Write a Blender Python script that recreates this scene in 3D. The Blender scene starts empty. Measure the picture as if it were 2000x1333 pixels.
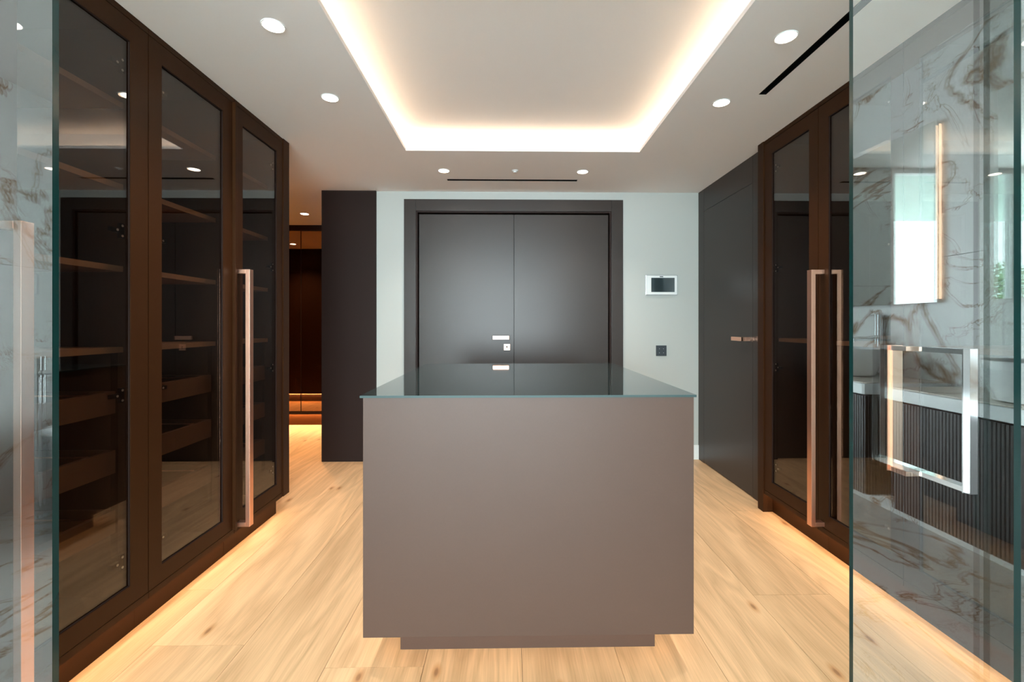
import bpy, bmesh, math, random
from mathutils import Vector, Matrix
random.seed(4)
S = bpy.context.scene
COL = S.collection

# ------------------------------------------------------------------ camera, world, exposure
cam = bpy.data.cameras.new('camera'); cam_o = bpy.data.objects.new('camera', cam); COL.objects.link(cam_o)
FPX = 889.0; YAW = math.radians(1.0)
cam.sensor_width = 36.0; cam.lens = FPX * 36.0 / 2000.0
cam.shift_x = -(993 + FPX * math.tan(YAW) - 1000) / 2000.0
cam.shift_y = -(666.5 - 634) / 2000.0
cam.clip_start = 0.02
cam_o.location = (0, 0, 1.2); cam_o.rotation_euler = (math.pi / 2, 0, -YAW)
S.camera = cam_o

W = bpy.data.worlds.new('sky'); S.world = W; W.use_nodes = True
bg = W.node_tree.nodes['Background']
bg.inputs[0].default_value = (0.83, 0.93, 1.0, 1); bg.inputs[1].default_value = 36.0

pl = bpy.data.lights.new('window_portal', 'AREA'); pl.shape = 'RECTANGLE'; pl.size = 2.9; pl.size_y = 2.72
pl.cycles.is_portal = True
plo = bpy.data.objects.new('window_portal', pl); COL.objects.link(plo)
plo.location = (-0.22, -2.72, 1.37); plo.rotation_euler = (math.pi / 2, 0, 0)

S.view_settings.view_transform = 'Standard'; S.view_settings.look = 'None'
S.view_settings.gamma = 1.0; S.view_settings.use_curve_mapping = False
S.view_settings.exposure = 0.24
cy = S.cycles
cy.use_denoising = True; cy.max_bounces = 10; cy.diffuse_bounces = 5; cy.glossy_bounces = 6
cy.transmission_bounces = 6; cy.transparent_max_bounces = 24
cy.caustics_reflective = False; cy.caustics_refractive = False
cy.sample_clamp_indirect = 6.0

# ------------------------------------------------------------------ materials
def mat(name, col, rough=0.5, metal=0.0, spec=0.5, emit=None, estr=0.0, coat=0.0, coat_r=0.1):
    m = bpy.data.materials.new(name); m.use_nodes = True
    b = m.node_tree.nodes['Principled BSDF']
    b.inputs['Base Color'].default_value = (*col, 1); b.inputs['Roughness'].default_value = rough
    b.inputs['Metallic'].default_value = metal; b.inputs['Specular IOR Level'].default_value = spec
    b.inputs['Coat Weight'].default_value = coat; b.inputs['Coat Roughness'].default_value = coat_r
    if emit:
        b.inputs['Emission Color'].default_value = (*emit, 1); b.inputs['Emission Strength'].default_value = estr
    return m
def nodes(m): return m.node_tree.nodes, m.node_tree.links, m.node_tree.nodes['Principled BSDF']

def fine_texture(m, scale=(300, 300, 300), strength=0.05, colvar=0.12):
    n, l, b = nodes(m)
    tc = n.new('ShaderNodeTexCoord'); mp = n.new('ShaderNodeMapping'); mp.inputs['Scale'].default_value = scale
    nz = n.new('ShaderNodeTexNoise'); nz.inputs['Scale'].default_value = 1.0; nz.inputs['Detail'].default_value = 3
    l.new(tc.outputs['Object'], mp.inputs[0]); l.new(mp.outputs[0], nz.inputs['Vector'])
    base = tuple(b.inputs['Base Color'].default_value)
    mx = n.new('ShaderNodeMix'); mx.data_type = 'RGBA'
    mx.inputs[6].default_value = tuple(c * (1 - colvar) for c in base[:3]) + (1,)
    mx.inputs[7].default_value = tuple(c * (1 + colvar) for c in base[:3]) + (1,)
    l.new(nz.outputs[0], mx.inputs[0]); l.new(mx.outputs[2], b.inputs['Base Color'])
    bp = n.new('ShaderNodeBump'); bp.inputs['Strength'].default_value = strength; bp.inputs['Distance'].default_value = 0.001
    l.new(nz.outputs[0], bp.inputs['Height']); l.new(bp.outputs[0], b.inputs['Normal'])
    return m

CHOC = fine_texture(mat('chocolate_lacquer', (0.036, 0.013, 0.0045), 0.40, spec=0.09), (500, 500, 120), 0.06, 0.10)
CHOC_ISL = fine_texture(mat('chocolate_island_lacquer', (0.068, 0.038, 0.027), 0.45, spec=0.30), (500, 500, 120), 0.06, 0.08)
CHOC_DOOR = fine_texture(mat('umber_lacquer', (0.040, 0.031, 0.028), 0.33, spec=0.26), (500, 500, 60), 0.05, 0.08)
CHOC_DARK = fine_texture(mat('dark_umber_panel', (0.022, 0.012, 0.010), 0.5, spec=0.12), (400, 400, 60), 0.05, 0.1)
INNER = fine_texture(mat('dark_textured_melamine', (0.050, 0.028, 0.018), 0.6, spec=0.3), (150, 150, 30), 0.05, 0.2)
SHELF = fine_texture(mat('shelf_melamine', (0.40, 0.25, 0.16), 0.5), (300, 300, 300), 0.04, 0.08)
DRAWER = fine_texture(mat('drawer_melamine', (0.17, 0.10, 0.065), 0.5), (300, 300, 60), 0.04, 0.1)
BLACK = mat('black_gap', (0.004, 0.004, 0.004), 0.7, spec=0.1)
COPPER = fine_texture(mat('brushed_copper', (0.94, 0.52, 0.37), 0.34, metal=1.0), (60, 900, 900), 0.05, 0.04)
COPPER2 = mat('polished_rose_copper', (0.95, 0.62, 0.48), 0.32, metal=1.0)
CHROME = mat('polished_chrome', (0.93, 0.94, 0.95), 0.07, metal=1.0)
HINGE = mat('black_nickel', (0.03, 0.03, 0.033), 0.3, metal=0.9)
SCREW = mat('bright_screw', (0.85, 0.86, 0.88), 0.45, metal=0.7)
WALLP = fine_texture(mat('pale_wall_paint', (0.50, 0.515, 0.495), 0.75, spec=0.2), (200, 200, 200), 0.03, 0.01)
CEILP = fine_texture(mat('ceiling_paint', (0.935, 0.905, 0.90), 0.85, spec=0.15), (120, 120, 120), 0.03, 0.01)
WHITE = mat('white_paint', (0.85, 0.86, 0.86), 0.4)
CERAMIC = mat('white_ceramic', (0.88, 0.89, 0.90), 0.12, spec=0.6)
SOLID = mat('white_solid_surface', (0.80, 0.82, 0.83), 0.35)
FLUTE = mat('black_brown_fluting', (0.022, 0.016, 0.014), 0.4)
SCREEN = mat('dark_glass_screen', (0.03, 0.045, 0.05), 0.06, spec=0.8)
GREYSW = mat('anthracite_plastic', (0.035, 0.045, 0.055), 0.4)
SILVER = mat('silver_rim', (0.6, 0.62, 0.64), 0.25, metal=0.8)
ISGLASS = mat('grey_tinted_top_glass', (0.035, 0.05, 0.05), 0.035, spec=0.9)
ISGLASS.node_tree.nodes['Principled BSDF'].inputs['IOR'].default_value = 1.75
GEDGE = mat('green_glass_edge', (0.006, 0.034, 0.032), 0.15, spec=0.6)
MIRROR = mat('mirror_silver', (0.86, 0.90, 0.88), 0.01, metal=1.0)
DMIRROR = mat('bronze_mirror', (0.42, 0.27, 0.17), 0.02, metal=1.0)
STONE = mat('terrace_stone', (0.50, 0.49, 0.47), 0.8)
SOFFIT = mat('terrace_soffit_render', (0.34, 0.43, 0.39), 0.8)
LEAF = mat('tree_leaf', (0.05, 0.10, 0.03), 0.6)
BARK = mat('tree_bark', (0.12, 0.08, 0.05), 0.9)
WARM = (1.0, 0.60, 0.27)
LED = mat('warm_led', (1, 1, 1), 0.5, emit=WARM, estr=21.0)
LED_ISL = mat('island_led', (1, 1, 1), 0.5, emit=WARM, estr=9.0)
LED_COR = mat('corridor_led', (1, 1, 1), 0.5, emit=(1.0, 0.52, 0.20), estr=140.0)
LED_COVE = mat('cove_led', (1, 1, 1), 0.5, emit=(1.0, 0.74, 0.47), estr=14.0)
LED_MIR = mat('mirror_led', (1, 1, 1), 0.5, emit=(1.0, 0.66, 0.42), estr=4.5)
LENS = mat('lit_lens', (1, 1, 1), 0.5, emit=(1.0, 0.88, 0.72), estr=22.0)

def thin_glass(name, tint, refl=1.0, ior=1.52, gcol=(1, 1, 1)):
    """a pane modelled with two faces: each face reflects by the Fresnel share of the given index and lets the rest through, tinted"""
    m = bpy.data.materials.new(name); m.use_nodes = True
    n, l = m.node_tree.nodes, m.node_tree.links; n.clear()
    out = n.new('ShaderNodeOutputMaterial'); mx = n.new('ShaderNodeMixShader')
    tr = n.new('ShaderNodeBsdfTransparent'); tr.inputs[0].default_value = (*tint, 1)
    gl = n.new('ShaderNodeBsdfGlossy'); gl.inputs['Roughness'].default_value = 0.0; gl.inputs[0].default_value = (*gcol, 1)
    ge = n.new('ShaderNodeNewGeometry'); mi = n.new('ShaderNodeMix'); mi.data_type = 'FLOAT'
    mi.inputs[2].default_value = ior; mi.inputs[3].default_value = 1 / ior
    l.new(ge.outputs['Backfacing'], mi.inputs[0])
    fr = n.new('ShaderNodeFresnel'); l.new(mi.outputs[0], fr.inputs[0])
    mu = n.new('ShaderNodeMath'); mu.operation = 'MULTIPLY'; mu.inputs[1].default_value = refl; mu.use_clamp = True
    l.new(fr.outputs[0], mu.inputs[0]); l.new(mu.outputs[0], mx.inputs[0])
    l.new(tr.outputs[0], mx.inputs[1]); l.new(gl.outputs[0], mx.inputs[2]); l.new(mx.outputs[0], out.inputs[0])
    return m
GLASS = thin_glass('clear_safety_glass', (0.955, 0.985, 0.975), ior=1.85)
GLASS_R = thin_glass('clear_glass_boosted_reflection', (0.955, 0.985, 0.975), ior=2.15)  # same clear glass, index raised past real glass to brighten its reflections
TINTED = thin_glass('smoked_cabinet_glass', (0.68, 0.61, 0.55), ior=1.62)

def oak():
    m = mat('oak_plank', (0.6, 0.4, 0.2), 0.42, spec=0.35); n, l, b = nodes(m)
    tc = n.new('ShaderNodeTexCoord'); oi = n.new('ShaderNodeObjectInfo')
    cb = n.new('ShaderNodeCombineXYZ')
    for i, k in enumerate((37.0, 91.0, 13.0)):
        mm = n.new('ShaderNodeMath'); mm.operation = 'MULTIPLY'; mm.inputs[1].default_value = k
        l.new(oi.outputs['Random'], mm.inputs[0]); l.new(mm.outputs[0], cb.inputs[i])
    ad = n.new('ShaderNodeVectorMath'); ad.operation = 'ADD'
    l.new(tc.outputs['Object'], ad.inputs[0]); l.new(cb.outputs[0], ad.inputs[1])
    # cathedral grain: distorted bands stretched along the board
    mp = n.new('ShaderNodeMapping'); mp.inputs['Scale'].default_value = (5.0, 0.6, 1.0)
    l.new(ad.outputs[0], mp.inputs[0])
    n1 = n.new('ShaderNodeTexNoise'); n1.inputs['Scale'].default_value = 1.0; n1.inputs['Detail'].default_value = 2.0
    n1.inputs['Distortion'].default_value = 0.9
    l.new(mp.outputs[0], n1.inputs['Vector'])
    mm = n.new('ShaderNodeMath'); mm.operation = 'MULTIPLY'; mm.inputs[1].default_value = 14.0
    fr = n.new('ShaderNodeMath'); fr.operation = 'PINGPONG'; fr.inputs[1].default_value = 1.0
    l.new(n1.outputs[0], mm.inputs[0]); l.new(mm.outputs[0], fr.inputs[0])
    # fine pores
    mp2 = n.new('ShaderNodeMapping'); mp2.inputs['Scale'].default_value = (190.0, 6.0, 1.0)
    l.new(ad.outputs[0], mp2.inputs[0])
    n2 = n.new('ShaderNodeTexNoise'); n2.inputs['Scale'].default_value = 1.0; n2.inputs['Detail'].default_value = 4.0
    l.new(mp2.outputs[0], n2.inputs['Vector'])
    # slow colour drift
    mp3 = n.new('ShaderNodeMapping'); mp3.inputs['Scale'].default_value = (7.0, 0.7, 1.0)
    l.new(ad.outputs[0], mp3.inputs[0])
    n3 = n.new('ShaderNodeTexNoise'); n3.inputs['Scale'].default_value = 1.0
    l.new(mp3.outputs[0], n3.inputs['Vector'])
    r = n.new('ShaderNodeValToRGB'); e = r.color_ramp.elements
    e[0].position = 0.2; e[0].color = (0.44, 0.255, 0.125, 1); e[1].position = 0.8; e[1].color = (0.85, 0.55, 0.31, 1)
    c1 = n.new('ShaderNodeMath'); c1.operation = 'MULTIPLY_ADD'; c1.inputs[1].default_value = 0.22
    l.new(fr.outputs[0], c1.inputs[0])
    c2 = n.new('ShaderNodeMath'); c2.operation = 'MULTIPLY_ADD'; c2.inputs[1].default_value = 0.42; c2.inputs[2].default_value = 0.06
    l.new(n2.outputs[0], c2.inputs[0]); l.new(c2.outputs[0], c1.inputs[2])
    c3 = n.new('ShaderNodeMath'); c3.operation = 'MULTIPLY_ADD'; c3.inputs[1].default_value = 0.45
    l.new(n3.outputs[0], c3.inputs[0]); l.new(c1.outputs[0], c3.inputs[2])
    l.new(c3.outputs[0], r.inputs[0])
    # knots
    mp4 = n.new('ShaderNodeMapping'); mp4.inputs['Scale'].default_value = (2.6, 1.0, 1.0)
    l.new(ad.outputs[0], mp4.inputs[0])
    vo = n.new('ShaderNodeTexVoronoi'); vo.inputs['Scale'].default_value = 1.0; vo.voronoi_dimensions = '2D'
    l.new(mp4.outputs[0], vo.inputs['Vector'])
    kr = n.new('ShaderNodeValToRGB'); k = kr.color_ramp.elements
    k[0].position = 0.012; k[0].color = (0.30, 0.17, 0.09, 1); k[1].position = 0.055; k[1].color = (1, 1, 1, 1)
    k2 = kr.color_ramp.elements.new(0.025); k2.color = (0.75, 0.58, 0.45, 1)
    l.new(vo.outputs['Distance'], kr.inputs[0])
    mk = n.new('ShaderNodeMix'); mk.data_type = 'RGBA'; mk.blend_type = 'MULTIPLY'; mk.inputs[0].default_value = 0.75
    l.new(r.outputs[0], mk.inputs[6]); l.new(kr.outputs[0], mk.inputs[7])
    hs = n.new('ShaderNodeHueSaturation')
    mr = n.new('ShaderNodeMapRange'); mr.inputs[3].default_value = 0.96; mr.inputs[4].default_value = 1.05
    l.new(oi.outputs['Random'], mr.inputs[0]); l.new(mr.outputs[0], hs.inputs['Value'])
    l.new(mk.outputs[2], hs.inputs['Color']); l.new(hs.outputs[0], b.inputs['Base Color'])
    bp = n.new('ShaderNodeBump'); bp.inputs['Strength'].default_value = 0.06; bp.inputs['Distance'].default_value = 0.001
    l.new(n2.outputs[0], bp.inputs['Height']); l.new(bp.outputs[0], b.inputs['Normal'])
    return m
OAK = oak()

def marble(name, rot=(0, 0, 0), base=(0.74, 0.75, 0.74), rough=0.22, k=1.0):
    m = mat(name, base, rough); n, l, b = nodes(m)
    tc = n.new('ShaderNodeTexCoord'); oi = n.new('ShaderNodeObjectInfo')
    ad = n.new('ShaderNodeVectorMath'); ad.operation = 'MULTIPLY_ADD'; ad.inputs[1].default_value = (9, 17, 5)
    l.new(oi.outputs['Random'], ad.inputs[0]); l.new(tc.outputs['Object'], ad.inputs[2])
    mp = n.new('ShaderNodeMapping'); mp.inputs['Rotation'].default_value = rot; mp.inputs['Scale'].default_value = (k, k, k)
    l.new(ad.outputs[0], mp.inputs[0])
    def vein(scale, width, dist, detail):
        nz = n.new('ShaderNodeTexNoise'); nz.inputs['Scale'].default_value = scale; nz.inputs['Detail'].default_value = detail
        nz.inputs['Distortion'].default_value = dist; nz.inputs['Roughness'].default_value = 0.55
        l.new(mp.outputs[0], nz.inputs['Vector'])
        s = n.new('ShaderNodeMath'); s.operation = 'SUBTRACT'; s.inputs[1].default_value = 0.5; l.new(nz.outputs[0], s.inputs[0])
        a = n.new('ShaderNodeMath'); a.operation = 'ABSOLUTE'; l.new(s.outputs[0], a.inputs[0])
        q = n.new('ShaderNodeMapRange'); q.inputs[1].default_value = 0.0; q.inputs[2].default_value = width
        q.inputs[3].default_value = 1.0; q.inputs[4].default_value = 0.0; l.new(a.outputs[0], q.inputs[0])
        return q
    v1 = vein(0.9, 0.012, 1.1, 6); v2 = vein(2.2, 0.010, 1.6, 8)
    mask = n.new('ShaderNodeTexNoise'); mask.inputs['Scale'].default_value = 1.3; l.new(mp.outputs[0], mask.inputs['Vector'])
    mr = n.new('ShaderNodeMapRange'); mr.inputs[1].default_value = 0.45; mr.inputs[2].default_value = 0.6; l.new(mask.outputs[0], mr.inputs[0])
    mu = n.new('ShaderNodeMath'); mu.operation = 'MULTIPLY'; l.new(v2.outputs[0], mu.inputs[0]); l.new(mr.outputs[0], mu.inputs[1])
    mx = n.new('ShaderNodeMath'); mx.operation = 'MAXIMUM'; l.new(v1.outputs[0], mx.inputs[0]); l.new(mu.outputs[0], mx.inputs[1])
    cl = n.new('ShaderNodeTexNoise'); cl.inputs['Scale'].default_value = 2.0; cl.inputs['Detail'].default_value = 5; l.new(mp.outputs[0], cl.inputs['Vector'])
    bs = n.new('ShaderNodeMix'); bs.data_type = 'RGBA'; bs.inputs[6].default_value = tuple(c * 0.86 for c in base) + (1,); bs.inputs[7].default_value = (*base, 1)
    l.new(cl.outputs[0], bs.inputs[0])
    fx = n.new('ShaderNodeMix'); fx.data_type = 'RGBA'; fx.inputs[7].default_value = (0.22, 0.12, 0.05, 1)
    l.new(mx.outputs[0], fx.inputs[0]); l.new(bs.outputs[2], fx.inputs[6]); l.new(fx.outputs[2], b.inputs['Base Color'])
    return m
MARBLE = marble('veined_marble', (0.5, 0.35, 0.7))
MARBLE_F = marble('veined_marble_floor', (0, 0, 0.5), (0.66, 0.64, 0.62), 0.2)
MARBLE_C = marble('marble_counter', (0.2, 0, 0.3), (0.72, 0.66, 0.58), 0.2, 1.4)

# ------------------------------------------------------------------ builders
def link(name, me, parent=None, loc=(0, 0, 0)):
    o = bpy.data.objects.new(name, me); COL.objects.link(o); o.location = loc
    if parent: o.parent = parent
    return o
def wloc(o):
    v = Vector(o.location)
    while o.parent: o = o.parent; v += Vector(o.location)
    return v
def bm_box(bm, b):
    x0, x1, y0, y1, z0, z1 = b
    if x1 < x0: x0, x1 = x1, x0
    if y1 < y0: y0, y1 = y1, y0
    if z1 < z0: z0, z1 = z1, z0
    v = [bm.verts.new(p) for p in ((x0,y0,z0),(x1,y0,z0),(x1,y1,z0),(x0,y1,z0),(x0,y0,z1),(x1,y0,z1),(x1,y1,z1),(x0,y1,z1))]
    fs = []
    for f in ((0,3,2,1),(4,5,6,7),(0,1,5,4),(1,2,6,5),(2,3,7,6),(3,0,4,7)): fs.append(bm.faces.new([v[i] for i in f]))
    return fs
def finish(name, bm, mats, parent=None, loc=None, smooth=False, bevel=0.0, seg=2):
    bmesh.ops.recalc_face_normals(bm, faces=bm.faces)
    if bevel > 0:
        bmesh.ops.bevel(bm, geom=[e for e in bm.edges if e.is_manifold and e.calc_face_angle(0) > 0.6], offset=bevel, segments=seg, affect='EDGES', profile=0.7)
    base = Vector(loc) if loc is not None else (wloc(parent) if parent else Vector((0, 0, 0)))
    bmesh.ops.translate(bm, verts=bm.verts, vec=-base)
    me = bpy.data.meshes.new(name); bm.to_mesh(me); bm.free()
    for m in (mats if isinstance(mats, (list, tuple)) else [mats]): me.materials.append(m)
    if smooth:
        for p in me.polygons: p.use_smooth = True
        try: me.set_sharp_from_angle(angle=math.radians(40))
        except Exception: pass
    pl_ = wloc(parent) if parent else Vector((0, 0, 0))
    return link(name, me, parent, base - pl_)
def boxes(name, bl, m, parent=None, bevel=0.0, loc=None):
    """all boxes given in world metres (x0,x1,y0,y1,z0,z1); one mesh object"""
    bm = bmesh.new()
    for b in bl: bm_box(bm, b)
    return finish(name, bm, m, parent, loc, bevel=bevel)
def bm_cyl(bm, p0, p1, r, r2=None, seg=20, caps=True):
    p0, p1 = Vector(p0), Vector(p1); d = p1 - p0; r2 = r if r2 is None else r2
    q = d.to_track_quat('Z', 'Y').to_matrix()
    a = [bm.verts.new(p0 + q @ Vector((math.cos(t) * r, math.sin(t) * r, 0))) for t in [2 * math.pi * i / seg for i in range(seg)]]
    b = [bm.verts.new(p1 + q @ Vector((math.cos(t) * r2, math.sin(t) * r2, 0))) for t in [2 * math.pi * i / seg for i in range(seg)]]
    for i in range(seg): bm.faces.new((a[i], a[(i+1) % seg], b[(i+1) % seg], b[i]))
    if caps: bm.faces.new(a[::-1]); bm.faces.new(b)
def bm_lathe(bm, c, prof, seg=40, sx=1.0, sy=1.0, power=2.0):
    """profile (r,z) around z at c; power > 2 gives a squarish oval"""
    rings = []
    for r, z in prof:
        ring = []
        for i in range(seg):
            t = 2 * math.pi * i / seg; ct, st = math.cos(t), math.sin(t)
            k = (abs(ct) ** power + abs(st) ** power) ** (-1.0 / power)
            ring.append(bm.verts.new((c[0] + ct * k * r * sx, c[1] + st * k * r * sy, c[2] + z)))
        rings.append(ring)
    for a, b in zip(rings, rings[1:]):
        for i in range(seg): bm.faces.new((a[i], a[(i+1) % seg], b[(i+1) % seg], b[i]))
    bm.faces.new(rings[0][::-1]); bm.faces.new(rings[-1])
def thing(name, label, cat, loc, group=None):
    o = link(name, None, None, loc); o['label'] = label; o['category'] = cat
    o.empty_display_size = 0.1
    if group: o['group'] = group
    return o
def tag(o, label, cat, group=None):
    o['label'] = label; o['category'] = cat
    if group: o['group'] = group
    return o
def struct(o): o['kind'] = 'structure'; return o
def stuff(o): o['kind'] = 'stuff'; return o
def slab(name, x, y, z, holes, m, parent=None):
    """slab with rectangular holes, split on a grid, inner faces left out"""
    xs = sorted(set([x[0], x[1]] + [v for h in holes for v in h[:2]])); ys = sorted(set([y[0], y[1]] + [v for h in holes for v in h[2:]]))
    solid = lambda i, j: 0 <= i < len(xs)-1 and 0 <= j < len(ys)-1 and not any(h[0] <= (xs[i]+xs[i+1])/2 <= h[1] and h[2] <= (ys[j]+ys[j+1])/2 <= h[3] for h in holes)
    bm = bmesh.new(); V = {}
    def v(i, j, k):
        if (i, j, k) not in V: V[(i, j, k)] = bm.verts.new((xs[i], ys[j], z[k]))
        return V[(i, j, k)]
    for i in range(len(xs)-1):
        for j in range(len(ys)-1):
            if not solid(i, j): continue
            bm.faces.new((v(i,j,0), v(i,j+1,0), v(i+1,j+1,0), v(i+1,j,0))); bm.faces.new((v(i,j,1), v(i+1,j,1), v(i+1,j+1,1), v(i,j+1,1)))
            if not solid(i-1, j): bm.faces.new((v(i,j,0), v(i,j,1), v(i,j+1,1), v(i,j+1,0)))
            if not solid(i+1, j): bm.faces.new((v(i+1,j,0), v(i+1,j+1,0), v(i+1,j+1,1), v(i+1,j,1)))
            if not solid(i, j-1): bm.faces.new((v(i,j,0), v(i+1,j,0), v(i+1,j,1), v(i,j,1)))
            if not solid(i, j+1): bm.faces.new((v(i,j+1,0), v(i,j+1,1), v(i+1,j+1,1), v(i+1,j+1,0)))
    return finish(name, bm, m, parent)

H = 2.37          # dressing room ceiling
HB = 2.76         # bathroom ceiling
YB = 4.02         # back wall face

# ------------------------------------------------------------------ floor
fl = struct(boxes('floor', [(-5.2, 1.95, 0.86, 5.75, -0.06, -0.016)], BLACK))
PITCH = 0.345; cache = {}
def plank(x0, x1, y0, y1):
    g = 0.0007; key = (round(x1-x0, 3), round(y1-y0, 3))
    cx, cy_ = (x0+x1)/2, (y0+y1)/2
    if key not in cache:
        bm = bmesh.new(); w, d = (x1-x0)/2 - g, (y1-y0)/2 - g
        bm_box(bm, (-w, w, -d, d, -0.015, 0.0)); me = bpy.data.meshes.new('floor_plank'); 
        bmesh.ops.recalc_face_normals(bm, faces=bm.faces); bm.to_mesh(me); bm.free(); me.materials.append(OAK); cache[key] = me
    link('floor_plank', cache[key], fl, (cx, cy_, 0))
LEN = 2.2
for c in range(-15, 6):
    x0 = 0.048 + c * PITCH; x1 = x0 + PITCH
    x0 = max(x0, -5.2); x1 = min(x1, 1.95)
    if x1 - x0 < 0.02: continue
    joint = {-4: 1.72, 3: 1.998, 2: 3.3, 1: 2.6, 0: 1.693, -1: 2.75, -2: 3.8, -3: 3.15, 4: 2.9}.get(c, 0.9 + random.random() * LEN)
    while joint > 0.9: joint -= LEN
    y = 0.86 if x0 > -2.2 else 3.6
    while joint + LEN <= y: joint += LEN
    while y < 5.75 - 0.01:
        joint += LEN; e = min(joint, 5.75)
        if e - y < 0.05: continue
        plank(x0, x1, y, e); y = e

flb = struct(boxes('floor_bathroom', [(-3.3, 2.55, -2.8, 0.86, -0.06, -0.016)], BLACK))
for i in range(5):
    for j in range(4):
        x0 = -3.3 + i * 1.17; y1 = 0.86 - j * 0.915
        boxes('marble_tile', [(x0+0.001, x0+1.169, y1-0.914, y1-0.001, -0.015, 0.0)], MARBLE_F, flb, loc=(x0+0.58, y1-0.46, 0))

# ------------------------------------------------------------------ ceiling with cove and air slots
CX0, CX1, CY0, CY1 = -0.690, 0.890, 1.15, 3.075
S1 = (-0.495, 0.559, 3.672, 3.712); S2 = (1.272, 1.311, 1.25, 2.294)
ce = struct(slab('ceiling', (-5.2, 2.5), (0.86, 5.75), (H, H+0.02), [(CX0, CX1, CY0, CY1), S1, S2], CEILP))
e = 0.085
slab('upper_panel', (-5.2, 2.5), (0.86, 5.75), (H+0.0205, H+0.13), [(CX0-e, CX1+e, CY0-e, CY1+e), S1, S2], CEILP, ce)
boxes('recess_panel', [(-5.2, 2.5, 0.86, 5.75, H+0.1305, H+0.16)], CEILP, ce)
for k, (sl, lb) in enumerate(((S1, 'black linear air slot in the ceiling before the double doors'), (S2, 'black linear air slot in the ceiling above the right wardrobe side'))):
    x0, x1, y0, y1 = sl
    v = thing('air_slot', lb, 'vent', (x0, y0, H))
    boxes('slot_channel', [(x0+.0005, x1-.0005, y0+.0005, y1-.0005, H+0.05, H+0.06), (x0+.0005, x0+.002, y0+.0005, y1-.0005, H, H+0.05), (x1-.002, x1-.0005, y0+.0005, y1-.0005, H, H+0.05),
                           (x0+.0005, x1-.0005, y0+.0005, y0+.002, H, H+.05), (x0+.0005, x1-.0005, y1-.002, y1-.0005, H, H+.05)], BLACK, v)
    if x1 - x0 > y1 - y0: boxes('slot_blade', [(x0+.003, x1-.003, (y0+y1)/2-.002, (y0+y1)/2+.002, H+.012, H+.04)], BLACK, v)
    else: boxes('slot_blade', [((x0+x1)/2-.002, (x0+x1)/2+.002, y0+.003, y1-.003, H+.012, H+.04)], BLACK, v)
cl = thing('cove_led_strip', 'hidden warm LED strip lighting the rectangular ceiling recess', 'led strip', (0.1, 2.1, H+0.021))
q = 0.045
for b in ((CX0-q-.012, CX0-q, CY0-q, CY1+q), (CX1+q, CX1+q+.012, CY0-q, CY1+q), (CX0-q, CX1+q, CY0-q-.012, CY0-q), (CX0-q, CX1+q, CY1+q, CY1+q+.012)):
    boxes('led_tape', [(*b, H+0.021, H+0.025)], LED_COVE, cl)

def downlight(x, y, label, z=H, group='recessed downlights of the dressing room ceiling', watts=54):
    t = thing('downlight', label, 'downlight', (x, y, z), group)
    bm = bmesh.new(); bm_lathe(bm, (x, y, z), [(0.036, -0.0005), (0.0385, -0.003), (0.0425, -0.0035), (0.044, -0.001), (0.044, 0.0)], 36)
    finish('trim_ring', bm, WHITE, t, smooth=True)
    bm = bmesh.new(); bm_lathe(bm, (x, y, z), [(0.0375, -0.0036), (0.030, -0.0042)], 36)
    finish('lens', bm, LENS, t)
    li = bpy.data.lights.new('downlight_beam', 'SPOT'); li.energy = watts; li.color = (1.0, 0.93, 0.84) if group else (1.0, 0.58, 0.27)
    li.spot_size = math.radians(112); li.spot_blend = 1.0; li.shadow_soft_size = 0.035
    lo = link('downlight_beam', li, t, (0, 0, -0.012))
for x, y, lb in ((-0.920, 1.797, 'round ceiling downlight left of the cove, the one nearest the camera'),
                 (-0.919, 2.363, 'round ceiling downlight left of the cove, in front of the left wardrobe handle'),
                 (-0.491, 3.471, 'round ceiling downlight beyond the cove, above the left leaf of the double door'),
                 (0.568, 3.476, 'round ceiling downlight beyond the cove, above the right leaf of the double door'),
                 (1.123, 2.381, 'round ceiling downlight right of the cove, near the end of the air slot'),
                 (1.128, 1.831, 'round ceiling downlight right of the cove, the one nearest the camera')):
    downlight(x, y, lb)
downlight(-2.154, 4.85, 'round ceiling downlight in the warm corridor left of the dark panel', group=None, watts=130)
bm = bmesh.new(); bm_lathe(bm, (0.05, 3.46, H), [(0.012, -0.016), (0.014, -0.012), (0.010, -0.008), (0.022, -0.005), (0.026, 0.0)], 24)
tag(finish('smoke_sensor', bm, WHITE, smooth=True, loc=(0.05, 3.46, H)), 'tiny white round sensor on the ceiling between the two far downlights', 'sensor')

# ------------------------------------------------------------------ walls
DX0, DX1, DZ = -0.815, 0.912, 2.200
wb = struct(boxes('wall_back', [(-1.158, DX0, YB, YB+.12, 0, H), (DX1, 1.95, YB, YB+.12, 0, H), (DX0, DX1, YB, YB+.12, DZ, H)], WALLP))
struct(boxes('wall_partition', [(-1.63, -1.158, 4.0, 5.6, 0, H)], CHOC_DARK))
struct(boxes('wall_corridor', [(-5.2, -2.75, 2.97, 3.70, .12, H), (-5.2, -2.75, 2.97, 3.64, 0, .12)], CHOC_DARK))
struct(boxes('wall_side_room', [(-5.2, -5.1, 3.70, 5.6, 0, H)], CHOC_DARK))
struct(boxes('wall_far', [(-5.2, -1.16, 5.6, 5.75, 0, H)], WALLP))
struct(boxes('wall_left', [(-2.75, -2.10, 0.95, 2.96, 0, H)], WALLP))
struct(boxes('baseboard_back', [(1.013, 1.689, YB-.012, YB, 0, .127), (-1.158, -.915, YB-.012, YB, 0, .127)], WHITE, bevel=.002))
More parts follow.
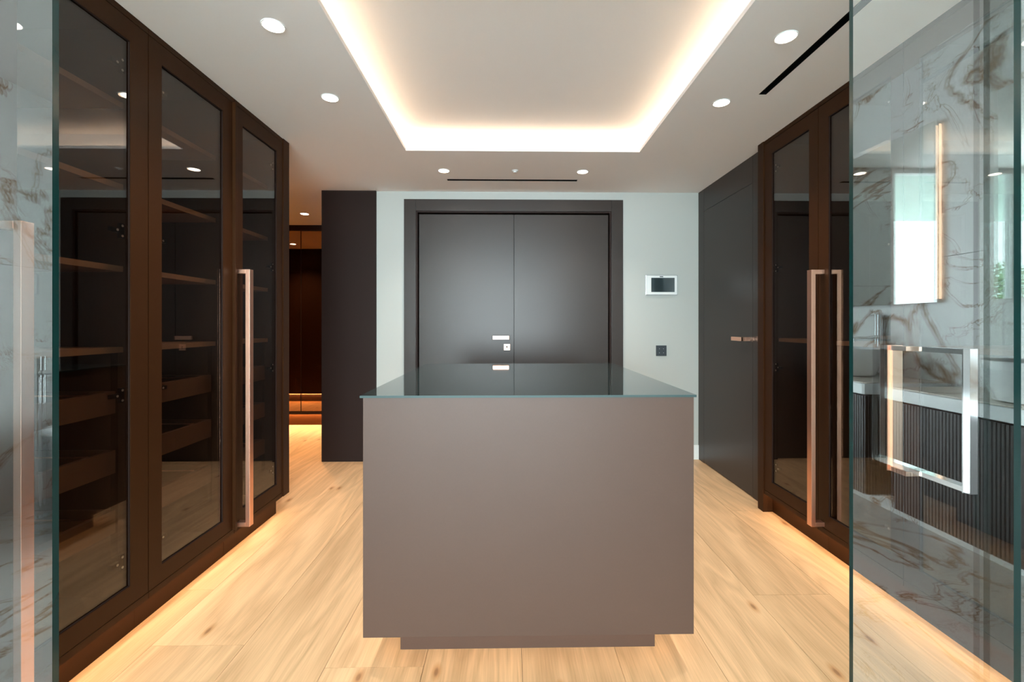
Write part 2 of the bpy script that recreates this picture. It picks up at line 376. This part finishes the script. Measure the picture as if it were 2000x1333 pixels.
# right wall: flush dark panelling with a concealed door
wr = struct(boxes('wall_right', [(1.70, 1.95, 2.94, YB, 0, H)], BLACK))
boxes('wall_panel', [(1.69, 1.70, 3.907, YB, 0, H)], CHOC_DOOR, wr)
boxes('wall_panel', [(1.69, 1.70, 3.122, 3.904, 2.181, H)], CHOC_DOOR, wr)
boxes('wall_panel', [(1.69, 1.70, 2.94, 3.119, 0, H)], CHOC_DOOR, wr)
d2 = struct(boxes('door_2', [(1.69, 1.70, 3.122, 3.904, 0.006, 2.178)], CHOC_DOOR))
boxes('door_handle', [(1.625, 1.6905, 3.150, 3.178, 1.083, 1.111), (1.622, 1.638, 3.150, 3.290, 1.083, 1.111)], COPPER, d2, bevel=.0015)

# double entrance door
d1 = struct(boxes('door_1', [(DX0+.002, DX1-.002, YB+.085, YB+.115, 0, DZ-.002)], BLACK))
boxes('door_casing', [(-.914, -.812, 3.998, YB-.0005, 0, 2.298)], CHOC_DOOR, d1, bevel=.0015)
boxes('door_casing', [(.910, 1.012, 3.998, YB-.0005, 0, 2.298)], CHOC_DOOR, d1, bevel=.0015)
boxes('door_casing', [(-.8115, .9095, 3.998, YB-.0005, 2.197, 2.298)], CHOC_DOOR, d1, bevel=.0015)
boxes('door_jamb', [(-.812, -.796, 4.004, 4.10, 0, 2.196), (.893, .909, 4.004, 4.10, 0, 2.196), (-.796, .893, 4.004, 4.10, 2.182, 2.196)], CHOC_DARK, d1)
ll = boxes('door_leaf', [(-.786, .0475, 4.024, 4.07, .005, 2.170)], CHOC_DOOR, d1)
rl = boxes('door_leaf', [(.0515, .884, 4.024, 4.07, .005, 2.170)], CHOC_DOOR, d1)
boxes('door_handle', [(-.135, .005, 3.955, 3.972, 1.068, 1.100), (-.020, .003, 3.965, 4.0235, 1.072, 1.096)], COPPER, ll, bevel=.0015)
boxes('keyhole_plate', [(-.040, .014, 4.018, 4.0238, .972, 1.026)], COPPER, ll, bevel=.001)
bm = bmesh.new(); bm_cyl(bm, (-.013, 4.0175, 1.003), (-.013, 4.0165, 1.003), .007); bm_box(bm, (-.016, -.010, 4.0165, 4.0175, .985, .999))
finish('lock_cylinder', bm, BLACK, ll)

# ------------------------------------------------------------------ island
isl = thing('island', 'free-standing chocolate brown drawer island with a dark glass top', 'island', (0.07, 1.58, 0))
boxes('body', [(-.502, .648, 1.58, 2.845, .117, .946)], CHOC_ISL, isl, bevel=.001)
boxes('plinth', [(-.398, .545, 1.686, 2.74, 0, .1165)], CHOC_ISL, isl)
bm = bmesh.new(); bm_box(bm, (-.511, .655, 1.573, 2.852, .9465, .9545)); bm.normal_update()
for f in bm.faces: f.material_index = 0 if abs(f.normal.z) > .5 else 1
finish('glass_top', bm, [ISGLASS, mat('ground_glass_edge', (0.03, 0.055, 0.055), 0.45, spec=0.25)], isl)
st = thing('island_led_strip', 'warm LED strip glowing under the overhanging island body', 'led strip', (0.07, 1.66, .11))
for b in ((-.45, .60, 1.632, 1.640), (-.45, .60, 2.79, 2.798), (-.45, -.442, 1.64, 2.79), (.592, .60, 1.64, 2.79)):
    boxes('led_tape', [(*b, .112, .1165)], LED_ISL, st)

# ------------------------------------------------------------------ wardrobes
def handle(parent, side, xf, y0, z0, z1):
    """square copper pull: bar 22 mm by 35 mm standing 50 mm off the door, with two arms"""
    a = -side
    boxes('handle', [(xf + a*.070, xf + a*.048, y0, y0+.035, z0, z1),
                     (xf + a*.048, xf + a*.0005, y0, y0+.035, z1-.022, z1), (xf + a*.048, xf + a*.0005, y0, y0+.035, z0, z0+.022)], COPPER, parent, bevel=.0012)
def wardrobe(side, xf, y0, y1, py0, py1, hinge_far, label, hy=None, drawers=True, pad0=0.0, pad1=0.0, foot=False, hz=(.143, 1.488)):
    """side -1: stands left and opens to +x; side +1: stands right. y0..y1 the door, py0..py1 its pane, pad: side panel beyond the door"""
    s = side; cy0, cy1 = y0 - pad0, y1 + pad1; d = 0.64
    xi = xf + s*.022                                   # carcass front behind the door
    t = thing('wardrobe', label, 'wardrobe', (xf + s*.3, (y0+y1)/2, 0), 'glass-fronted wardrobes')
    zt, zb = H - .001, .117
    boxes('carcass', [(xi, xf+s*d, cy0+.0005, y0+.02, zb+.02, zt-.02), (xi, xf+s*d, y1-.02, cy1-.0005, zb+.02, zt-.02), (xi+s*.0, xf+s*d, cy0+.0005, cy1-.0005, zb, zb+.02),
                      (xi, xf+s*d, cy0+.0005, cy1-.0005, zt-.02, zt), (xf+s*(d-.015), xf+s*d, y0+.02, y1-.02, zb+.02, zt-.02)], INNER, t)
    boxes('cornice', [(xf-s*.001, xi-s*.0005, cy0+.0005, cy1-.0005, 2.3455, zt)], CHOC, t)
    boxes('bottom_rail', [(xf-s*.001, xi-s*.0005, cy0+.0005, cy1-.0005, zb, .1425)], CHOC, t)
    if pad0 > .01: boxes('side_panel', [(xf-s*.003, xf+s*d, cy0-.0005, cy0-.0195, zb if not foot else 0, zt)], CHOC, t)
    if pad1 > .01:
        boxes('side_panel', [(xf-s*.006, xi-s*.001, y1+.002, cy1, 0 if foot else zb+.0003, zt)], CHOC, t)
        boxes('end_panel', [(xi, xf+s*d, cy1, cy1+.003, 0 if foot else zb, zt)], CHOC, t)
        if foot: boxes('foot', [(xi, xf+s*.12, y1+.002, cy1, 0, zb-.0005)], CHOC, t)
    xp = xf + s*.055
    boxes('plinth', [(xp, xp+s*.02, cy0, cy1-(.045 if pad1 > .01 and not foot else .0), 0, zb-.0005)], CHOC, t)
    # interior
    ya, yb = y0+.021, y1-.021
    for z in ((2.062, 1.744, 1.426, 1.113) if drawers else (1.113,)):
        boxes('shelf', [(xf+s*.08, xf+s*(d-.02), ya, yb, z-.022, z)], SHELF, t)
    if drawers:
        wa, wb_ = ya+.035, yb-.035
        boxes('drawer_surround', [(xf+s*.10, xf+s*(d-.02), ya+.001, wa-.002, .30, 1.088)], INNER, t)
        boxes('drawer_surround', [(xf+s*.10, xf+s*(d-.02), wb_+.002, yb-.001, .30, 1.088)], INNER, t)
        for z0, z1 in ((.861, .945), (.633, .721), (.405, .493)):
            dr = boxes('drawer', [(xf+s*.08, xf+s*.098, wa, wb_, z0, z1), (xf+s*.098, xf+s*.52, wa, wa+.012, z0, z1), (xf+s*.098, xf+s*.52, wb_-.012, wb_, z0, z1),
                                  (xf+s*.508, xf+s*.52, wa+.012, wb_-.012, z0, z1), (xf+s*.098, xf+s*.508, wa+.012, wb_-.012, z0, z0+.01)], DRAWER, t)
            for yy in (wa+.08, wb_-.08):
                bm = bmesh.new(); bm_cyl(bm, (xf+s*.11, yy, z1-.006), (xf+s*.50, yy, z1-.006), .003, seg=8)
                finish('divider_rod', bm, COPPER, dr, smooth=True)
    # door
    w0, w1 = y0+.0015, y1-.0015; z0, z1 = .145, 2.343; pz0, pz1 = .216, 2.264
    dr = boxes('door', [(xf, xf+s*.02, w0, py0, z0, z1), (xf, xf+s*.02, py1, w1, z0, z1), (xf, xf+s*.02, py0, py1, z0, pz0), (xf, xf+s*.02, py0, py1, pz1, z1)], CHOC, t)
    boxes('glass_pane', [(xf+s*.008, xf+s*.013, py0+.0002, py1-.0002, pz0+.0002, pz1-.0002)], TINTED, dr)
    f = .0025
    boxes('glazing_bead', [(xf+s*.002, xf+s*.0075, py0, py0+f, pz0, pz1), (xf+s*.002, xf+s*.0075, py1-f, py1, pz0, pz1), (xf+s*.002, xf+s*.0075, py0+f, py1-f, pz0, pz0+f), (xf+s*.002, xf+s*.0075, py0+f, py1-f, pz1-f, pz1)], CHOC_DARK, dr)
    hp = py1-.012 if hinge_far else py0+.012; hd = -1 if hinge_far else 1
    for z in (2.168, 1.549, .935, .312):
        bm = bmesh.new(); X = xf+s*.020
        bm_box(bm, (X, X+s*.012, hp-.010, hp+.010, z-.028, z+.028)); bm_box(bm, (X, X+s*.016, min(hp+hd*.045, hp), max(hp+hd*.045, hp), z-.008, z+.008))
        hg = finish('hinge', bm, HINGE, dr, bevel=.002)
        bm = bmesh.new()
        for dy, dz in ((0, .019), (0, -.019), (hd*.022, 0)): bm_cyl(bm, (X-s*.0015, hp+dy, z+dz), (X+s*.001, hp+dy, z+dz), .0045, seg=10)
        stuff(finish('screw', bm, SCREW, hg))
    if hy is not None: handle(dr, s, xf, hy, *hz)
    return t
XL, XR = -1.42, 1.635
A = wardrobe(-1, XL, 2.382, 2.885, 2.458, 2.819, True, 'far left glass-door wardrobe next to the corridor, with a long copper pull', hy=2.399, pad1=.076)
B = wardrobe(-1, XL, 1.821, 2.380, 1.890, 2.292, False, 'middle left glass-door wardrobe without a handle of its own')
bb = boxes('cover_strip', [(XL+.0005, XL+.016, 2.366, 2.382, .143, 2.345)], CHOC, B, bevel=.001)
Cc = wardrobe(-1, XL, 1.270, 1.820, 1.340, 1.736, True, 'left glass-door wardrobe nearest the camera, its copper pull behind the clear glass', hy=1.285, pad0=.03)
R1 = wardrobe(1, XR, 2.375, 2.880, 2.448, 2.800, True, 'far right glass-door wardrobe beside the concealed door', drawers=False, pad1=.065, foot=True)
R2 = wardrobe(1, XR, 1.856, 2.374, 1.918, 2.298, False, 'right glass-door wardrobe with the long copper pull, beside the sliding glass door', hy=2.324, drawers=False, hz=(.153, 1.483))
R3 = wardrobe(1, XR, 1.337, 1.855, 1.400, 1.784, False, 'right glass-door wardrobe seen only through the sliding glass door', drawers=False, pad0=.03)
for xs, y0, y1, lb in ((XL-.028, 1.25, 2.92, 'warm LED strip under the left row of wardrobes'), (XR+.026, 1.32, 2.875, 'warm LED strip under the right row of wardrobes')):
    tag(boxes('plinth_led_strip', [(xs-.005, xs+.005, y0, y1, .1125, .1168)], LED, loc=(xs, (y0+y1)/2, .114)), lb, 'led strip')
# dark fillers between wardrobes and the glass front
struct(boxes('trim_1', [(XL-.64, XL, 0.95, 1.219, 0, H-.0005)], CHOC))
struct(boxes('trim_2', [(XR, XR+.64, 0.95, 1.286, 0, H-.0005)], CHOC))

# corridor: far mirrored cabinet
fc = thing('mirrored_cabinet', 'mirror-fronted cabinet at the end of the warm corridor', 'cabinet', (-2.4, 5.4, 0))
boxes('carcass', [(-5.05, -1.64, 5.422, 5.595, .14, H-.001)], CHOC_DARK, fc)
boxes('cornice', [(-5.05, -1.64, 5.40, 5.4215, 2.312, H-.001)], CHOC_DARK, fc)
boxes('bottom_rail', [(-5.05, -1.64, 5.40, 5.4215, .14, .165)], CHOC_DARK, fc)
for x0, x1 in ((-5.04, -4.122), (-4.12, -3.562), (-3.56, -3.002), (-3.00, -2.442), (-2.440, -1.90)):
    dd = boxes('door', [(x0+.001, x1-.001, 5.404, 5.421, .166, 2.311)], CHOC_DARK, fc)
    boxes('mirror_pane', [(x0+.004, x1-.004, 5.401, 5.4035, .178, 2.300)], DMIRROR, dd)
boxes('plinth', [(-5.05, -1.64, 5.47, 5.48, 0, .1395)], CHOC, fc)
tag(boxes('corridor_led_strip', [(-5.0, -1.68, 5.435, 5.447, .1345, .139)], LED_COR, loc=(-2.4, 5.44, .137)), 'warm LED strip under the mirrored corridor cabinet', 'led strip')

tag(boxes('side_room_led_strip', [(-5.0, -2.80, 3.655, 3.667, .1145, .1195)], LED_COR, loc=(-3.9, 3.66, .117)), 'warm LED strip under the dark block facing the mirrored cabinet', 'led strip')
downlight(-3.13, 4.13, 'round downlight of the side room, seen only as a reflection in the mirrored cabinet', group=None, watts=130)

# ------------------------------------------------------------------ wall devices
ic = thing('intercom', 'white-framed video intercom panel on the pale wall right of the double door', 'intercom', (1.355, YB, 1.548))
boxes('frame', [(1.213, 1.496, 4.003, YB-.0005, 1.460, 1.636)], SILVER, ic, bevel=.002)
boxes('face_plate', [(1.217, 1.492, 4.0015, 4.0029, 1.464, 1.632)], WHITE, ic)
boxes('screen', [(1.262, 1.470, 4.0005, 4.0014, 1.486, 1.612)], SCREEN, ic)
boxes('maker_mark', [(1.338, 1.368, 4.0008, 4.0014, 1.618, 1.625)], BLACK, ic)
sw = thing('light_switch', 'square anthracite touch switch with four dots below the intercom', 'switch', (1.355, YB, .966))
boxes('plate', [(1.309, 1.401, 4.008, YB-.0005, .920, 1.013)], GREYSW, sw, bevel=.0015)
for dx, dz in ((-.018, .018), (.018, .018), (-.018, -.018), (.018, -.018)):
    boxes('touch_dot', [(1.355+dx-.002, 1.355+dx+.002, 4.0072, 4.0079, .966+dz-.002, .966+dz+.002)], WHITE, sw)

# ------------------------------------------------------------------ glass front between bathroom and dressing room
def pane(name, b, parent=None, thick=1, g=None):
    bm = bmesh.new(); bm_box(bm, b); bm.normal_update()
    for f in bm.faces: f.material_index = 0 if abs(f.normal[thick]) > .5 else 1
    return finish(name, bm, [g or GLASS, GEDGE], parent)
gl = thing('glass_panel', 'clear fixed glass panel with green edge at the left, before the near wardrobe', 'glass panel', (-1.1, .85, 0))
pane('sheet', (-1.419, -.837, .850, .8625, .0005, H-.0005), gl)
gr = thing('glass_panel', 'clear fixed glass panel with green edge at the far right of the view', 'glass panel', (1.3, .85, 0))
pane('sheet', (.967, 1.634, .842, .8545, .0005, H-.0005), gr, g=GLASS_R)
gd = thing('sliding_glass_door', 'clear sliding glass door leaf carrying the chrome and copper pull', 'door', (1.0, .88, 0))
pane('sheet', (.672, 1.40, .876, .886, .0005, H-.0005), gd, g=GLASS_R)
def pull(name, m, x0, x1, yo, yg, z0, z1):
    sg = 1 if yo > yg else -1
    bm = bmesh.new()
    bm_box(bm, (x0, x1, yo-.007, yo+.007, z0, z1))
    bmesh.ops.bevel(bm, geom=[e for e in bm.edges if abs((e.verts[0].co-e.verts[1].co).z) > .1], offset=.006, segments=4, affect='EDGES')
    bm_box(bm, (x0+.003, x1-.003, min(yo+sg*-.006, yg), max(yo-sg*.006, yg), z1-.010, z1-.001)); bm_box(bm, (x0+.003, x1-.003, min(yo-sg*.006, yg), max(yo-sg*.006, yg), z0+.001, z0+.010))
    return finish(name, bm, m, gd)
o = pull('chrome_pull', CHROME, .799, .825, .787, .8755, .903, 1.157); o['label'] = 'polished chrome pull on the near face'
o = pull('copper_pull', COPPER2, .783, .815, .928, .8865, .898, 1.157); o['label'] = 'rose copper pull on the far face'

# ------------------------------------------------------------------ bathroom around the camera (seen in the glass)
bw = {}
def marble_wall(name, fixed, axis, u0, u1, thick, n, z1=HB, gaps=()):
    base = {0: (fixed, fixed+thick, u0, u1, 0, z1), 1: (u0, u1, fixed, fixed+thick, 0, z1)}[axis]
    w = struct(boxes(name, [base], BLACK)); sg = 1 if thick > 0 else -1
    for i in range(n):
        a = u0 + (u1-u0)*i/n + .001; b = u0 + (u1-u0)*(i+1)/n - .001
        for zz0, zz1 in ((.001, 1.58), (1.582, z1-.001)):
            bx = (fixed-sg*.012, fixed-sg*.0005, a, b, zz0, zz1) if axis == 0 else (a, b, fixed-sg*.012, fixed-sg*.0005, zz0, zz1)
            boxes('marble_slab', [bx], MARBLE, w, loc=((bx[0]+bx[1])/2, (bx[2]+bx[3])/2, (zz0+zz1)/2))
    return w
marble_wall('wall_bathroom_right', 2.462, 0, -2.8, .86, .1, 3)
marble_wall('wall_bathroom_left', -3.212, 0, -2.8, .86, -.1, 3)
struct(boxes('wall_front', [(-3.3, -2.065, .86, .949, 0, HB), (2.28, 2.56, .86, .949, 0, HB), (-2.065, 2.28, .86, .949, H+.161, HB)], WALLP))
struct(boxes('wall_front_side', [(-2.065, -1.4205, .8655, .949, 0, H-.0005), (1.6405, 2.28, .89, .949, 0, H-.0005)], CHOC))
WX0, WX1 = -1.65, 1.02
marble_wall('wall_rear_left', -2.712, 1, -3.2, WX0, -.09, 2); marble_wall('wall_rear_right', -2.712, 1, WX1, 2.44, -.09, 2)
struct(boxes('ceiling_bathroom', [(-3.3, 2.56, -2.8, .949, HB, HB+.05)], CEILP))
wn = struct(boxes('window_1', [(WX0, WX0+.05, -2.79, -2.72, 0, HB), (WX1-.05, WX1, -2.79, -2.72, 0, HB), (-.28, -.22, -2.79, -2.72, .05, HB-.05), (WX0+.05, WX1-.05, -2.79, -2.72, HB-.05, HB), (WX0+.05, WX1-.05, -2.79, -2.72, 0, .05)], WHITE))
pane('window_pane', (WX0+.05, -.28, -2.76, -2.754, .05, HB-.05), wn); pane('window_pane', (-.22, WX1-.05, -2.76, -2.754, .05, HB-.05), wn)
# terrace outside with its roof and tree
struct(boxes('terrace', [(-6.5, 5.0, -9.0, -2.8, -.12, -.02)], STONE))
struct(boxes('terrace_roof', [(-3.5, 3.5, -5.0, -2.8, HB, HB+.15)], SOFFIT))
def tree(x, y, hh, rr, label):
    t = thing('tree', label, 'tree', (x, y, -.02))
    bm = bmesh.new(); bm_cyl(bm, (x, y, -.02), (x+.05, y, hh), .06, .03, 10)
    for k in range(7):
        a = k*.9; bm_cyl(bm, (x+.03, y, hh*.6+k*.05), (x+.03+math.cos(a)*rr*.7, y+math.sin(a)*rr*.7, hh+.1*k), .02, .006, 6)
    finish('trunk', bm, BARK, t)
    bm = bmesh.new()
    for k in range(1500):
        a = random.uniform(0, 6.28); u = random.uniform(-1, 1); r = rr*random.random()**.4; cc = math.sqrt(1-u*u)
        p = Vector((x+r*cc*math.cos(a), y+r*cc*math.sin(a), hh+.2+r*u*.8))
        q_ = Matrix.Rotation(random.uniform(0, 6.28), 3, Vector((random.random(), random.random(), random.random()+.01)).normalized())
        vs = [bm.verts.new(p + q_ @ Vector(c_)) for c_ in ((-.05, 0, 0), (0, .022, .006), (.06, 0, 0), (0, -.022, .006))]
        bm.faces.new(vs)
    stuff(finish('foliage', bm, LEAF, t))
tree(-5.2, -7.3, 1.75, .65, 'leafy green terrace tree reflected at the right edge of the glass')

def vanity(y0, y1, yb, label, blabel, flabel):
    t = thing('vanity', label, 'vanity', (2.2, (y0+y1)/2, .25))
    boxes('cabinet', [(2.005, 2.449, y0+.012, y1-.012, .25, .812)], CHOC_DARK, t)
    bm = bmesh.new(); y = y0+.014
    while y < y1-.024:
        bm_box(bm, (1.990, 2.0045, y, y+.011, .25, .80)); y += .0165
    for k in range(26):
        xx = 2.01+k*.0165; bm_box(bm, (xx, xx+.011, y0+.001, y0+.0115, .25, .80)); bm_box(bm, (xx, xx+.011, y1-.0115, y1-.001, .25, .80))
    stuff(finish('fluted_front', bm, FLUTE, t))
    boxes('countertop', [(1.965, 2.4495, y0-.005, y1+.005, .8125, .870)], SOLID, t, bevel=.002)
    boxes('marble_top', [(1.985, 2.4495, y0+.01, y1-.01, .8705, .876)], MARBLE_C, t)
    bm = bmesh.new()
    bm_lathe(bm, (2.2, yb, .8765), [(.13, 0), (.150, .004), (.185, .10), (.198, .165), (.196, .172), (.190, .168), (.175, .10), (.135, .025), (.03, .015)], 48)
    tag(finish('wash_basin', bm, CERAMIC, smooth=True, loc=(2.2, yb, .8765)), blabel, 'basin')
    bm = bmesh.new(); fx, fy = 2.42, yb
    bm_cyl(bm, (fx, fy, .8765), (fx, fy, 1.235), .019, seg=24); bm_cyl(bm, (fx, fy, 1.12), (fx-.17, fy, 1.105), .012, seg=16); bm_cyl(bm, (fx-.165, fy, 1.107), (fx-.165, fy, 1.085), .011, seg=16)
    bm_cyl(bm, (fx, fy, 1.238), (fx, fy, 1.265), .019, seg=24); bm_cyl(bm, (fx, fy, 1.255), (fx, fy-.07, 1.262), .005, seg=10)
    tag(finish('basin_tap', bm, CHROME, smooth=True, loc=(fx, fy, .8765)), flabel, 'tap')
vanity(-1.75, -.73, -1.17, 'dark fluted vanity seen lower left in the right-hand glass, pale counter', 'white round basin reflected beside the wardrobe edge', 'chrome tap reflected behind the basin beside the wardrobe edge')
vanity(-.575, .42, -.06, 'dark fluted vanity reflected behind the chrome pull, pale counter', 'white round basin reflected at the far right edge of the glass', 'chrome tap behind the basin at the far right edge')
def bath_mirror(y0, y1, label):
    t = thing('wall_mirror', label, 'mirror', (2.44, (y0+y1)/2, 1.85))
    boxes('backing', [(2.425, 2.4495, y0+.02, y1-.02, 1.345, 2.335)], SILVER, t)
    boxes('mirror_sheet', [(2.414, 2.4245, y0, y1, 1.325, 2.355)], MIRROR, t)
    boxes('led_edge', [(2.427, 2.447, y0+.008, y0+.018, 1.345, 2.335)], LED_MIR, t)
    boxes('led_edge', [(2.427, 2.447, y1-.018, y1-.008, 1.345, 2.335)], LED_MIR, t)
bath_mirror(-1.66, -.77, 'frameless mirror with warm lit edge and bright window reflection')
bath_mirror(-.45, .38, 'frameless mirror at the right picture edge, above the second vanity')

tb = thing('bathtub', 'white free-standing oval bathtub reflected in the left glass', 'bathtub', (-2.5, -1.6, 0))
bm = bmesh.new()
bm_lathe(bm, (-2.45, -1.70, 0), [(.62, 0), (.68, .02), (.76, .30), (.82, .55), (.85, .58), (.84, .59), (.80, .585), (.76, .50), (.70, .25), (.60, .15), (.2, .14)], 64, sx=.46, sy=1.0, power=2.6)
finish('tub_shell', bm, CERAMIC, tb, smooth=True)
bm = bmesh.new(); fx, fy = -2.915, -1.17
bm_cyl(bm, (fx, fy, 0), (fx, fy, 1.0), .022, seg=20); bm_cyl(bm, (fx, fy, .90), (fx+.24, fy, .90), .015, seg=16); bm_cyl(bm, (fx, fy, 0), (fx, fy, .01), .05, seg=24)
bm_cyl(bm, (fx+.06, fy+.06, .62), (fx+.06, fy+.06, .88), .012, seg=14); bm_cyl(bm, (fx, fy, .80), (fx+.06, fy+.06, .80), .010, seg=14)
tag(finish('tub_tap', bm, CHROME, smooth=True, loc=(fx, fy, 0)), 'floor-standing chrome tub tap reflected in the left glass', 'tap')
